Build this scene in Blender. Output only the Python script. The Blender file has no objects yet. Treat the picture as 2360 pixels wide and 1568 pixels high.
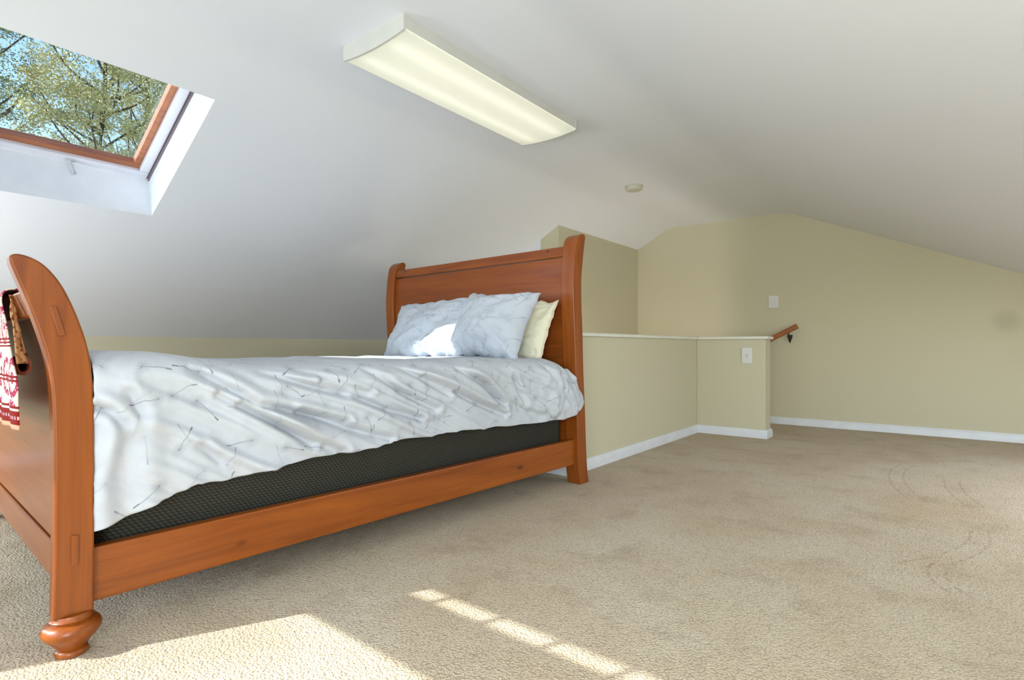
import bpy, math, random
from mathutils import Vector, noise

# ------------------------------------------------------------------ camera, light, exposure
sc = bpy.context.scene
C = sc.collection
S = 0.77                        # metres per unit of the measured plan (one unit = eye height)
R = math.radians
YAW = math.atan(1000 / 1269.0)  # the lens looks this far to the left of the ridge line
cam_d = bpy.data.cameras.new('camera'); cam = bpy.data.objects.new('camera', cam_d); C.objects.link(cam)
cam.location = (0, 0, S); cam.rotation_euler = (R(90), 0, YAW)
cam_d.sensor_width = 36; cam_d.lens = 1269.0 / 2360 * 36; cam_d.shift_y = 16 / 2360; cam_d.clip_start = 0.02
sc.camera = cam

SUN_AZ, SUN_EL = R(26), R(37.5)   # direction of travel, clockwise from +Y; height above the horizon
world = bpy.data.worlds.new('sky'); sc.world = world; world.use_nodes = True
wn = world.node_tree.nodes; wl = world.node_tree.links
sky = wn.new('ShaderNodeTexSky'); sky.sky_type = 'NISHITA'; sky.sun_disc = False
sky.sun_elevation = SUN_EL; sky.sun_rotation = SUN_AZ + math.pi; sky.altitude = 100; sky.air_density = 1.0
sky.dust_density = 0.6; sky.ozone_density = 2.0
wl.new(sky.outputs[0], wn['Background'].inputs[0]); wn['Background'].inputs[1].default_value = 0.42

sun_d = bpy.data.lights.new('sun', 'SUN'); sun = bpy.data.objects.new('sun', sun_d); C.objects.link(sun)
sun_d.energy = 9.3; sun_d.angle = R(0.53); sun_d.color = (1.0, 0.97, 0.93)
sd = Vector((math.sin(SUN_AZ) * math.cos(SUN_EL), math.cos(SUN_AZ) * math.cos(SUN_EL), -math.sin(SUN_EL)))
sun.rotation_euler = sd.to_track_quat('-Z', 'Y').to_euler(); sun.location = (-4, -9, 8)

def area_light(name, loc, rot, sx, sy, power, col):
    d = bpy.data.lights.new(name, 'AREA'); o = bpy.data.objects.new(name, d); C.objects.link(o)
    d.shape = 'RECTANGLE'; d.size = sx * S; d.size_y = sy * S; d.energy = power; d.color = col
    o.location = [c * S for c in loc]; o.rotation_euler = rot
# sky light coming in by the gable window behind the lens; a second, to the right, is added for its light
area_light('daylight_gable_left', (-2.1, -1.13, 1.25), (R(90), 0, 0), 1.7, 1.4, 6, (0.86, 0.94, 1.0))
area_light('added_light_gable_right', (0.4, -1.13, 1.15), (R(90), 0, 0), 1.7, 1.6, 100, (0.88, 0.94, 1.0))
# fill light at an added, unseen roof window in the right slope, for the far end
area_light('added_light_right_slope', (1.50, 4.6, 1.53), (0, R(23.6), 0), 0.9, 2.6, 26, (0.9, 0.95, 1.0))
# fill light for the left slope at an added, unseen eave window, and an assumed, unseen light at the foot of the stairs
area_light('added_light_gable_eave', (-4.4, -0.965, 1.0), (R(90), 0, 0), 1.1, 0.9, 35, (0.88, 0.95, 1.0))
area_light('assumed_light_stairs', (-2.75, 5.3, -0.75), Vector((-.35, .75, .62)).to_track_quat('-Z', 'Z').to_euler(), 0.9, 0.9, 22, (1.0, 0.93, 0.82))  # stairwell source is assumed

vs = sc.view_settings
vs.view_transform = 'Standard'; vs.look = 'None'; vs.gamma = 1; vs.use_curve_mapping = False; vs.exposure = 0.1

# ------------------------------------------------------------------ materials
def srgb(r, g, b):
    return tuple((c / 255 / 12.92) if c / 255 <= 0.04045 else ((c / 255 + 0.055) / 1.055) ** 2.4 for c in (r, g, b)) + (1,)

class NT:
    def __init__(s, name):
        s.m = bpy.data.materials.new(name); s.m.use_nodes = True
        s.n = s.m.node_tree.nodes; s.l = s.m.node_tree.links; s.p = s.n['Principled BSDF']
    def new(s, t, **k):
        o = s.n.new(t)
        for a, v in k.items(): setattr(o, a, v)
        return o
    def put(s, sock, v):
        if isinstance(v, bpy.types.NodeSocket): s.l.new(v, sock)
        else: sock.default_value = v
    def math(s, op, a, b=None, c=None, clamp=False):
        n = s.new('ShaderNodeMath', operation=op, use_clamp=clamp); s.put(n.inputs[0], a)
        if b is not None: s.put(n.inputs[1], b)
        if c is not None: s.put(n.inputs[2], c)
        return n.outputs[0]
    def mapr(s, v, a, b, c=0.0, d=1.0, smooth=False):
        n = s.new('ShaderNodeMapRange'); n.interpolation_type = 'SMOOTHSTEP' if smooth else 'LINEAR'
        for i, x in enumerate((v, a, b, c, d)): s.put(n.inputs[i], x)
        return n.outputs[0]
    def noise(s, vec, scale, detail=3, rough=0.5, dist=0.0):
        n = s.new('ShaderNodeTexNoise'); s.put(n.inputs['Vector'], vec); n.inputs['Scale'].default_value = scale
        n.inputs['Detail'].default_value = detail; n.inputs['Roughness'].default_value = rough; n.inputs['Distortion'].default_value = dist
        return n.outputs[0]
    def mix(s, f, a, b, t='MIX'):
        n = s.new('ShaderNodeMix', data_type='RGBA', blend_type=t); s.put(n.inputs[0], f); s.put(n.inputs[6], a); s.put(n.inputs[7], b)
        return n.outputs[2]
    def bump(s, h, strength, dist=0.01):
        n = s.new('ShaderNodeBump'); s.put(n.inputs['Height'], h); n.inputs['Strength'].default_value = strength; n.inputs['Distance'].default_value = dist
        s.l.new(n.outputs[0], s.p.inputs['Normal']); return n
    def obj(s): return s.new('ShaderNodeTexCoord').outputs['Object']
    def scaled(s, vec, sc3):
        n = s.new('ShaderNodeMapping'); s.put(n.inputs[0], vec); n.inputs['Scale'].default_value = sc3; return n.outputs[0]
    def done(s, col=None, rough=None, spec=None):
        if col is not None: s.put(s.p.inputs['Base Color'], col)
        if rough is not None: s.put(s.p.inputs['Roughness'], rough)
        if spec is not None: s.p.inputs['Specular IOR Level'].default_value = spec
        return s.m

def plain(name, col, rough=0.5, spec=0.4, metal=0):
    t = NT(name); t.p.inputs['Metallic'].default_value = metal
    v = t.noise(t.obj(), 9, 3)
    return t.done(t.mix(t.mapr(v, .35, .65, 0, .06), col, (0.02, 0.02, 0.02, 1)), rough, spec)

def paint(name, col, rough=0.75, spot=None):
    t = NT(name); o = t.obj()
    v = t.noise(o, 1.3, 3); c = t.mix(t.mapr(v, .3, .7, 0, .05), col, tuple(x * .8 for x in col[:3]) + (1,))
    if spot:      # a soft greyer round spot at the given point
        d = t.new('ShaderNodeVectorMath', operation='DISTANCE'); t.put(d.inputs[0], o); d.inputs[1].default_value = [x * S for x in spot]
        c = t.mix(t.mapr(d.outputs['Value'], .02, .13, .22, 0, True), c, srgb(110, 106, 86))
    fine = t.noise(o, 260, 2)
    t.bump(fine, .06, .002)
    return t.done(c, rough, .25)

M = {}
M['wall'] = paint('sage_beige_wall_paint', srgb(205, 199, 172))
M['wall_back'] = paint('sage_beige_back_wall_paint', srgb(205, 199, 172), spot=(0.5, 7.78, 1.27))
M['ceil'] = paint('white_ceiling_paint', srgb(232, 235, 241), .85)
M['trim'] = plain('white_trim_paint', srgb(226, 229, 234), .4)
M['reveal'] = plain('white_skylight_lining', srgb(232, 236, 242), .55)
M['cap'] = plain('cream_white_cap_paint', srgb(232, 232, 220), .4)
M['plate'] = plain('white_plastic', srgb(225, 224, 222), .35)
M['aged'] = plain('yellowed_white_plastic', srgb(204, 200, 184), .5)
M['latch'] = plain('grey_white_plastic', srgb(196, 199, 206), .35)
M['slot'] = plain('dark_slot', srgb(60, 56, 52), .6)
M['black_metal'] = plain('black_iron', srgb(28, 25, 22), .45, .5)
M['gasket'] = plain('dark_gasket', srgb(128, 116, 122), .7)
M['frame_white'] = plain('white_window_enamel', srgb(225, 226, 236), .3)
M['lamp_body'] = plain('white_lamp_enamel', srgb(214, 214, 208), .4)

def wood(name, axis, dark, light, rough=.36, knots=True, gscale=1.0):
    t = NT(name); o = t.obj()
    sc3 = [26 * gscale] * 3; sc3[axis] = 1.6 * gscale
    v = t.scaled(o, sc3)
    g1 = t.noise(v, 1.0, 5, .6, 1.2)
    sc4 = [5.0] * 3; sc4[axis] = .55
    g2 = t.noise(t.scaled(o, sc4), 1.0, 3, .5, .6)
    sc5 = [150] * 3; sc5[axis] = 5
    g3 = t.noise(t.scaled(o, sc5), 1.0, 2)
    f = t.math('ADD', t.math('MULTIPLY', g1, .5), t.math('MULTIPLY', g2, .5))
    c = t.mix(t.mapr(f, .34, .66), dark, light)
    c = t.mix(t.mapr(g3, .55, .8, 0, .25), c, tuple(x * .55 for x in dark[:3]) + (1,))
    if knots:
        vo = t.new('ShaderNodeTexVoronoi'); sk = [9.0] * 3; sk[axis] = 4.0
        t.put(vo.inputs['Vector'], t.scaled(o, sk)); vo.inputs['Scale'].default_value = 1.0
        sep = t.new('ShaderNodeSeparateColor'); t.put(sep.inputs[0], vo.outputs['Color'])
        on = t.math('GREATER_THAN', sep.outputs[0], .6)
        k = t.math('MULTIPLY', t.mapr(vo.outputs['Distance'], .05, .13, .75, 0, True), on)
        c = t.mix(k, c, srgb(70, 28, 12))
    t.bump(g3, .05, .001)
    t.p.inputs['Coat Weight'].default_value = .22; t.p.inputs['Coat Roughness'].default_value = .22
    return t.done(c, rough, .35)
WD, WL = srgb(116, 54, 10), srgb(157, 83, 21)
M['wood_x'] = wood('cherry_pine_grain_across', 0, srgb(116, 54, 15), srgb(157, 83, 27), .3, False)
M['wood_y'] = wood('cherry_pine_grain_along', 1, WD, WL)
M['wood_z'] = wood('cherry_pine_grain_upright', 2, WD, WL, knots=False)
M['rail_wood'] = wood('oak_handrail_stain', 0, srgb(140, 78, 34), srgb(176, 106, 52), .4, False)
M['sash_wood'] = wood('stained_sash_wood', 1, srgb(150, 92, 66), srgb(196, 130, 92), .4, False)

def glass(name, tint, refl=1.0):
    t = NT(name)
    tr = t.new('ShaderNodeBsdfTransparent'); tr.inputs[0].default_value = tint
    gl = t.new('ShaderNodeBsdfGlossy'); gl.inputs['Roughness'].default_value = .01
    lw = t.new('ShaderNodeLayerWeight'); lw.inputs[0].default_value = .5
    fr = t.math('ADD', .04, t.math('MULTIPLY', t.math('POWER', lw.outputs['Facing'], 5.0), .9))
    mx = t.new('ShaderNodeMixShader'); t.put(mx.inputs[0], t.math('MULTIPLY', fr, refl))
    t.l.new(tr.outputs[0], mx.inputs[1]); t.l.new(gl.outputs[0], mx.inputs[2])
    t.l.new(mx.outputs[0], t.n['Material Output'].inputs[0]); return t.m
M['glass'] = glass('skylight_glass', (0.86, 0.9, 0.9, 1))
M['glass_clear'] = glass('window_glass', (0.95, 0.97, 0.97, 1), .6)

def carpet():
    t = NT('beige_cut_pile_carpet'); o = t.obj()
    big = t.noise(o, 1.7, 4, .6, .4); mid = t.noise(o, 4.5, 4, .65); tuft = t.noise(o, 330, 2, .6); vo = t.new('ShaderNodeTexVoronoi')
    t.put(vo.inputs['Vector'], o); vo.inputs['Scale'].default_value = 150
    c = t.mix(t.mapr(big, .32, .68), srgb(209, 187, 154), srgb(223, 207, 181))
    c = t.mix(t.mapr(mid, .52, .72, 0, .36), c, srgb(150, 124, 92))
    c = t.mix(t.mapr(tuft, .40, .58, .26, 0), c, srgb(118, 98, 74))
    c = t.mix(t.mapr(vo.outputs['Distance'], .4, .8, 0, .34), c, srgb(110, 92, 70))  # with the line above: shade of the crevices between tufts painted into the colour
    # worn brown patches and scattered flecks of dirt
    fleck = t.noise(o, 46, 3, .7); zone = t.noise(o, 2.3, 2)
    fl = t.math('MULTIPLY', t.mapr(fleck, .68, .76), t.mapr(zone, .45, .62))
    c = t.mix(t.math('MULTIPLY', fl, .5), c, srgb(98, 70, 46))
    sp = t.new('ShaderNodeSeparateXYZ'); t.put(sp.inputs[0], o); X, Y = sp.outputs[0], sp.outputs[1]
    # paired wheel tracks pressed into the pile: x = x0 + a*(y-p)^2 + sl*(y-p) between y0 and y1
    tot = None
    for x0, a, p, y0, y1, sl in TRACKS:
        d = t.math('SUBTRACT', t.math('SUBTRACT', X, x0), t.math('MULTIPLY', t.math('POWER', t.math('SUBTRACT', Y, p), 2), a))
        d = t.math('SUBTRACT', d, t.math('MULTIPLY', t.math('SUBTRACT', Y, p), sl))
        line = t.mapr(t.math('ABSOLUTE', d), .001, .009, 1, 0, True)
        rng = t.math('MULTIPLY', t.mapr(Y, y0, y0 + .05), t.mapr(Y, y1 - .05, y1, 1, 0))
        m = t.math('MULTIPLY', line, rng); tot = m if tot is None else t.math('MAXIMUM', tot, m)
    tot = t.math('MULTIPLY', tot or 0.0, t.mapr(t.noise(o, 30, 2), .35, .65, .05, .42))
    c = t.mix(tot, c, srgb(120, 92, 58))
    h = t.math('SUBTRACT', t.math('MULTIPLY', tuft, .6), t.math('MULTIPLY', vo.outputs['Distance'], 1.0))
    t.bump(h, .9, .006)
    t.p.inputs['Sheen Weight'].default_value = .15
    return t.done(c, .95, .1)
TRACKS = [(-.262, .3, 3.9, 3.42, 4.45, -.1), (-.192, .3, 3.9, 3.40, 4.45, -.1), (-.008, .3, 4.0, 3.45, 4.1, 0), (.062, .3, 4.0, 3.45, 4.1, 0),
          (.08, -.63, 2.98, 2.36, 3.05, 0), (.14, -.63, 2.95, 2.4, 3.05, 0), (-.05, 1.9, 2.38, 2.17, 2.52, 0), (0.0, 1.9, 2.38, 2.17, 2.55, 0)]
M['carpet'] = carpet()

def seed_fabric(name, base, ink, cell, fold=.0):
    """cotton printed with loose dandelion seeds (stalk and burst), laid out on the cloth's own uv in metres"""
    t = NT(name); uv = t.new('ShaderNodeUVMap').outputs[0]
    tot = None
    for off, cl in ((0.0, cell), (3.37, cell * 1.13)):
        mp = t.new('ShaderNodeMapping'); t.put(mp.inputs[0], uv); mp.inputs['Location'].default_value = (off, off * .7, 0); mp.inputs['Scale'].default_value = (1 / cl,) * 3
        vo = t.new('ShaderNodeTexVoronoi', voronoi_dimensions='2D'); t.put(vo.inputs['Vector'], mp.outputs[0]); vo.inputs['Scale'].default_value = 1; vo.inputs['Randomness'].default_value = .75
        sub = t.new('ShaderNodeVectorMath', operation='SUBTRACT'); t.put(sub.inputs[0], mp.outputs[0]); t.put(sub.inputs[1], vo.outputs['Position'])
        sepc = t.new('ShaderNodeSeparateColor'); t.put(sepc.inputs[0], vo.outputs['Color'])
        rot = t.new('ShaderNodeVectorRotate', rotation_type='Z_AXIS'); t.put(rot.inputs[0], sub.outputs[0]); t.put(rot.inputs['Angle'], t.math('MULTIPLY', sepc.outputs[0], 6.283))
        sp = t.new('ShaderNodeSeparateXYZ'); t.put(sp.inputs[0], rot.outputs[0]); x, y = sp.outputs[0], sp.outputs[1]
        x = t.math('ADD', x, .22)                       # burst sits at x=0, stalk runs to +x
        ay = t.math('ABSOLUTE', t.math('SUBTRACT', y, t.math('MULTIPLY', t.math('MULTIPLY', x, x), .12)))
        stalk = t.math('MULTIPLY', t.mapr(ay, .008, .020, 1, 0), t.math('MULTIPLY', t.math('GREATER_THAN', x, 0), t.math('LESS_THAN', x, .52)))
        tip = t.math('MULTIPLY', t.mapr(ay, .012, .022, 1, 0), t.math('MULTIPLY', t.math('GREATER_THAN', x, .43), t.math('LESS_THAN', x, .54)))
        r = t.math('SQRT', t.math('ADD', t.math('MULTIPLY', x, x), t.math('MULTIPLY', y, y)))
        ang = t.math('ARCTAN2', y, x)
        ray = t.math('ABSOLUTE', t.math('SINE', t.math('MULTIPLY', ang, 8)))
        burst = t.math('MULTIPLY', t.mapr(ray, .0, .6, 1, .2), t.mapr(r, .0, .2, 1.15, 0))
        core = t.mapr(r, .0, .06, .9, 0)
        m = t.math('MAXIMUM', t.math('MAXIMUM', t.math('MULTIPLY', stalk, .6), tip), t.math('MAXIMUM', burst, core))
        m = t.math('MULTIPLY', m, t.mapr(sepc.outputs[1], .1, .8, .35, 1.0))
        tot = m if tot is None else t.math('MAXIMUM', tot, m)
    weave = t.noise(t.obj(), 900, 1); soft = t.noise(t.obj(), 28, 3)
    c = t.mix(t.mapr(soft, .4, .7, 0, .06), base, ink)
    c = t.mix(t.math('MULTIPLY', tot, .7), c, ink)
    t.bump(t.math('ADD', t.math('MULTIPLY', weave, .25), t.math('MULTIPLY', soft, 1.0)), .12, .004)
    t.p.inputs['Sheen Weight'].default_value = .1
    return t.done(c, .85, .15)
M['duvet'] = seed_fabric('pale_grey_seed_print_cotton', srgb(192, 196, 203), srgb(66, 70, 84), .125)
M['pillow'] = seed_fabric('pale_blue_seed_print_cotton', srgb(190, 197, 207), srgb(92, 108, 126), .105)
def cream():
    t = NT('cream_cotton'); s_ = t.noise(t.obj(), 30, 3)
    t.bump(s_, .15, .006); return t.done(t.mix(t.mapr(s_, .4, .7, 0, .08), srgb(228, 224, 200), srgb(190, 184, 150)), .85, .15)
M['cream'] = cream()
M['piping'] = plain('pink_cream_piping', srgb(222, 206, 190), .8, .1)
def mattress_mat():
    t = NT('black_honeycomb_knit'); uv = t.new('ShaderNodeUVMap').outputs[0]
    vo = t.new('ShaderNodeTexVoronoi', voronoi_dimensions='2D'); su = t.new('ShaderNodeSeparateXYZ'); t.put(su.inputs[0], uv); cu = t.new('ShaderNodeCombineXYZ')
    t.put(cu.inputs[0], t.math('ADD', t.math('MULTIPLY', su.outputs[0], 72), t.math('MULTIPLY', su.outputs[1], 55))); t.put(cu.inputs[1], t.math('MULTIPLY', su.outputs[1], 110))
    t.put(vo.inputs['Vector'], cu.outputs[0]); vo.inputs['Scale'].default_value = 1; vo.inputs['Randomness'].default_value = .06
    c = t.mix(t.mapr(vo.outputs['Distance'], .15, .55), srgb(66, 64, 56), srgb(34, 33, 28))
    t.bump(vo.outputs['Distance'], -.7, .004); return t.done(c, .8, .25)
M['mattress'] = mattress_mat()

def towel_mat():
    t = NT('block_printed_red_and_cream_cloth'); uv = t.new('ShaderNodeUVMap').outputs[0]
    sp = t.new('ShaderNodeSeparateXYZ'); t.put(sp.inputs[0], uv); u, v = sp.outputs[0], sp.outputs[1]     # v: metres up from the hem
    cream_, red, pink = srgb(224, 206, 192), srgb(140, 38, 34), srgb(172, 60, 92)
    mp = t.scaled(uv, (11, 8, 1)); br = t.new('ShaderNodeTexVoronoi', voronoi_dimensions='2D'); t.put(br.inputs['Vector'], mp); br.inputs['Scale'].default_value = 1; br.inputs['Randomness'].default_value = .25
    d = br.outputs['Distance']
    ring = t.math('MAXIMUM', t.math('MULTIPLY', t.math('GREATER_THAN', d, .27), t.math('LESS_THAN', d, .40)), t.math('LESS_THAN', d, .13))
    wob = t.noise(uv, 120, 2)
    motif = t.math('MULTIPLY', ring, t.math('GREATER_THAN', wob, .42))
    se = t.new('ShaderNodeSeparateColor'); t.put(se.inputs[0], br.outputs['Color'])
    c = t.mix(motif, cream_, t.mix(t.math('GREATER_THAN', se.outputs[0], .5), red, pink))
    for a, b, col in ((.000, .012, srgb(214, 170, 140)), (.012, .046, red), (.046, .052, cream_), (.052, .058, red), (.118, .123, red), (.128, .133, red), (.205, .209, red), (.214, .218, red), (.223, .227, red)):
        k = t.math('MULTIPLY', t.math('GREATER_THAN', v, a), t.math('LESS_THAN', v, b)); c = t.mix(k, c, col)
    dots = t.math('MULTIPLY', t.math('LESS_THAN', t.math('ABSOLUTE', t.math('SUBTRACT', v, .029)), .004), t.math('GREATER_THAN', t.math('SINE', t.math('MULTIPLY', u, 420)), .3))
    c = t.mix(dots, c, srgb(226, 180, 190))
    t.bump(t.noise(uv, 700, 1), .2, .002); return t.done(c, .9, .1)
M['towel'] = towel_mat()
def towel_in():
    t = NT('tan_printed_cloth_reverse'); uv = t.new('ShaderNodeUVMap').outputs[0]; n = t.noise(uv, 60, 3)
    return t.done(t.mix(t.mapr(n, .52, .6), srgb(186, 140, 96), srgb(112, 56, 36)), .9, .1)
M['towel_in'] = towel_in()
M['tan_hem'] = plain('brown_rolled_hem', srgb(120, 62, 44), .9, .1)

def lens_mat():
    t = NT('prismatic_lamp_lens'); o = t.obj()
    tr = t.new('ShaderNodeBsdfTranslucent'); tr.inputs[0].default_value = (.93, .93, .82, 1)
    df = t.new('ShaderNodeBsdfDiffuse'); df.inputs[0].default_value = (.85, .85, .76, 1)
    mx = t.new('ShaderNodeMixShader'); mx.inputs[0].default_value = .45; t.l.new(tr.outputs[0], mx.inputs[1]); t.l.new(df.outputs[0], mx.inputs[2])
    em = t.new('ShaderNodeEmission'); em.inputs[0].default_value = (1, 1, .86, 1); em.inputs[1].default_value = .22
    ad = t.new('ShaderNodeAddShader'); t.l.new(mx.outputs[0], ad.inputs[0]); t.l.new(em.outputs[0], ad.inputs[1])
    t.l.new(ad.outputs[0], t.n['Material Output'].inputs[0])
    return t.m
M['lens'] = lens_mat()
def emit(name, col, st):
    t = NT(name); em = t.new('ShaderNodeEmission'); em.inputs[0].default_value = col; em.inputs[1].default_value = st
    t.l.new(em.outputs[0], t.n['Material Output'].inputs[0]); return t.m
M['tube'] = emit('lit_fluorescent_tube', (1, .98, .9, 1), 1.7)

def leafy(name, a, b):
    t = NT(name); n = t.noise(t.obj(), 3.2, 3); c = t.mix(t.mapr(n, .35, .65), a, b)
    return t.done(c, .7, .2)
M['leaf'] = leafy('olive_needles', srgb(160, 156, 104), srgb(214, 206, 160))
M['leaf2'] = leafy('dark_green_needles', srgb(116, 130, 92), srgb(170, 174, 128))
M['bark'] = plain('grey_brown_bark', srgb(96, 84, 74), .9, .1)
M['grass'] = plain('lawn', srgb(96, 110, 60), .95, .1)

# ------------------------------------------------------------------ mesh helpers (plan units in, metres out)
class MB:
    def __init__(s): s.v = []; s.f = []; s.uv = {}
    def add(s, vs, fs, uvs=None):
        b = len(s.v); s.v += [tuple(x) for x in vs]
        for f in fs: s.f.append(tuple(i + b for i in f))
        return b
    def box(s, x0, x1, y0, y1, z0, z1):
        s.add([(x0, y0, z0), (x1, y0, z0), (x1, y1, z0), (x0, y1, z0), (x0, y0, z1), (x1, y0, z1), (x1, y1, z1), (x0, y1, z1)],
              [(0, 3, 2, 1), (4, 5, 6, 7), (0, 1, 5, 4), (1, 2, 6, 5), (2, 3, 7, 6), (3, 0, 4, 7)]); return s
    def prism(s, poly, a, b, axis):
        """extrude a 2-D polygon along an axis; poly is in the other two axes, in order"""
        n = len(poly)
        def P(p, t): return {0: (t, p[0], p[1]), 1: (p[0], t, p[1]), 2: (p[0], p[1], t)}[axis]
        s.add([P(p, a) for p in poly] + [P(p, b) for p in poly],
              [tuple(range(n))[::-1], tuple(range(n, 2 * n))] + [(i, (i + 1) % n, n + (i + 1) % n, n + i) for i in range(n)]); return s
    def quad(s, *p): s.add(p, [tuple(range(len(p)))]); return s
    def lathe(s, prof, cx, cy, n=32, cz=0):
        vs = []; m = len(prof)
        for r, z in prof:
            for k in range(n):
                a = 2 * math.pi * k / n; vs.append((cx + r * math.cos(a), cy + r * math.sin(a), cz + z))
        fs = [(i * n + k, i * n + (k + 1) % n, (i + 1) * n + (k + 1) % n, (i + 1) * n + k) for i in range(m - 1) for k in range(n)]
        fs += [tuple(range(n))[::-1], tuple(range((m - 1) * n, m * n))]; s.add(vs, fs); return s
    def tube(s, pts, rad, n=8):
        pts = [Vector(p) for p in pts]; vs = []; m = len(pts)
        for i, p in enumerate(pts):
            d = (pts[min(i + 1, m - 1)] - pts[max(i - 1, 0)]).normalized()
            a = d.cross(Vector((0, 0, 1)));  a = d.cross(Vector((1, 0, 0))) if a.length < .05 else a
            a.normalize(); b = d.cross(a); r = rad[i] if isinstance(rad, (list, tuple)) else rad
            for k in range(n):
                t = 2 * math.pi * k / n; vs.append(p + (a * math.cos(t) + b * math.sin(t)) * r)
        fs = [(i * n + k, i * n + (k + 1) % n, (i + 1) * n + (k + 1) % n, (i + 1) * n + k) for i in range(m - 1) for k in range(n)]
        fs += [tuple(range(n)), tuple(range((m - 1) * n, m * n))[::-1]]; s.add(vs, fs); return s
    def grid(s, fn, nu, nv, uvf=None):
        b = len(s.v)
        for i in range(nu + 1):
            for j in range(nv + 1):
                s.v.append(tuple(fn(i / nu, j / nv)))
                if uvf: s.uv[len(s.v) - 1] = uvf(i / nu, j / nv)
        for i in range(nu):
            for j in range(nv):
                k = b + i * (nv + 1) + j; s.f.append((k, k + nv + 1, k + nv + 2, k + 1))
        return s
    def build(s, name, mat, parent=None, bevel=0, smooth=None, frame=None, segs=2, label=None):
        me = bpy.data.meshes.new(name); me.from_pydata([(x * S, y * S, z * S) for x, y, z in s.v], [], s.f)
        if s.uv:
            l = me.uv_layers.new(name='UVMap')
            for lp in me.loops: l.data[lp.index].uv = s.uv.get(lp.vertex_index, (0, 0))
        me.materials.append(M[mat]); o = bpy.data.objects.new(name, me); C.objects.link(o)
        if smooth is not None:
            for p in me.polygons: p.use_smooth = True
            me.set_sharp_from_angle(angle=R(smooth))
        if bevel:
            md = o.modifiers.new('bevel', 'BEVEL'); md.width = bevel * S; md.segments = segs; md.limit_method = 'ANGLE'; md.angle_limit = R(40)
        if parent is not None: o.parent = parent
        if frame is not None: o.location = frame[0]; o.rotation_euler = frame[1]
        if label: o['label'] = label
        return o
def recentre(o):
    """move a mesh's origin to the middle of its foot without moving the mesh"""
    vs = [v.co for v in o.data.vertices]
    c = Vector(((min(v.x for v in vs) + max(v.x for v in vs)) / 2, (min(v.y for v in vs) + max(v.y for v in vs)) / 2, min(v.z for v in vs)))
    for v in o.data.vertices: v.co -= c
    o.location = Vector(o.location) + o.rotation_euler.to_matrix() @ c
    return o
def struct(o, label, cat): o['kind'] = 'structure'; o['label'] = label; o['category'] = cat; return o
def tag(o, label, cat, group=None):
    o['label'] = label; o['category'] = cat
    if group: o['group'] = group
    return o
def empty(name, loc, rz=0):
    o = bpy.data.objects.new(name, None); C.objects.link(o); o.location = [c * S for c in loc]; o.rotation_euler = (0, 0, rz); o.empty_display_size = .1; return o
def smoothed(pts, k=5, closed=False):
    out = []; n = len(pts)
    for i in range(n if closed else n - 1):
        p = [Vector(pts[(i + j) % n] if closed else pts[min(max(i + j, 0), n - 1)]) for j in (-1, 0, 1, 2)]
        for q in range(k):
            t = q / k
            out.append(tuple(.5 * ((2 * p[1]) + (-p[0] + p[2]) * t + (2 * p[0] - 5 * p[1] + 4 * p[2] - p[3]) * t * t + (-p[0] + 3 * p[1] - 3 * p[2] + p[3]) * t ** 3)))
    if not closed: out.append(tuple(pts[-1]))
    return out

# ------------------------------------------------------------------ the shell of the loft
YB, YG = 7.784, -1.0            # far gable wall, near gable wall
XK, ZK, XR = -6.19, 1.10, 2.14  # left knee wall, knee height, right knee wall
XL, XP, ZF = -3.21, -1.63, 2.745  # flat strip of ceiling between the two slopes
MS = (ZF - ZK) / (XL - XK)
def slope_z(x): return ZF + MS * (x - XL)
SKX0, SKX1, SKY0, SKY1 = -4.612, -3.578, 0.33, 1.55   # skylight opening in the left slope
XA, YA0, YA1 = -2.298, 3.631, 6.42       # half wall beside the stairwell
XB1 = -1.545                             # end of the short half wall
XW, YW = -3.69, 5.593                    # tall stair wall
XD = -4.25                               # far half wall of the stairwell
HW, CAP = 1.085, 1.117                   # half wall height, top of its cap
TW = 0.22
XS = -1.95                               # top stair nosing

floor = MB()
def fq(x0, x1, y0, y1): floor.box(x0, x1, y0, y1, -.06, 0)
fq(XA - .005, XR, YG, YA1 + TW); fq(XS, XR, YA1 + TW, YB)      # right side, then the top landing
fq(XK, XA - .005, YG, YA0 + TW); fq(XK, XD, YA0 + TW, YW); fq(XK, XW, YW, YB)
struct(floor.build('floor', 'carpet'), 'beige cut pile carpet over the whole loft floor', 'carpet')

# ceiling: a profile swept along the ridge, soft at the breaks, with the skylight cut out of the left slope
def soften(p, a, b, r=.1, n=8):
    a, p, b = Vector(a), Vector(p), Vector(b); s0 = p + (a - p).normalized() * r; s1 = p + (b - p).normalized() * r
    pts = [s0 + (a - p).normalized() * .04]
    for i in range(n + 1):
        t = i / n; pts.append(s0 * (1 - t) ** 2 + p * 2 * t * (1 - t) + s1 * t * t)
    return pts + [s1 + (b - p).normalized() * .04]
pk, pl, pp, pr = (XK, ZK), (XL, ZF), (XP, ZF), (XR, ZK)
RX0, RX1, RY0, RY1 = 0.95, 1.85, 3.2, 6.0             # roof window added for its light in the right slope, out of view
def rslope_z(x): return ZF + (ZK - ZF) * (x - XP) / (XR - XP)
prof = [(XK, ZK), (SKX0, slope_z(SKX0)), (SKX1, slope_z(SKX1))] + [tuple(q) for q in soften(pl, pk, pp)] + [tuple(q) for q in soften(pp, pl, pr, .13)] + [(RX0, rslope_z(RX0)), (RX1, rslope_z(RX1)), pr]
cl = MB()
ys = [YG, SKY0, SKY1, RY0, RY1, YB]
for i in range(len(prof) - 1):
    for j in range(5):
        if (i == 1 and j == 1) or (i == len(prof) - 3 and j == 3): continue
        (x0, z0), (x1, z1) = prof[i], prof[i + 1]
        cl.quad((x0, ys[j], z0), (x0, ys[j + 1], z0), (x1, ys[j + 1], z1), (x1, ys[j], z1))
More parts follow.
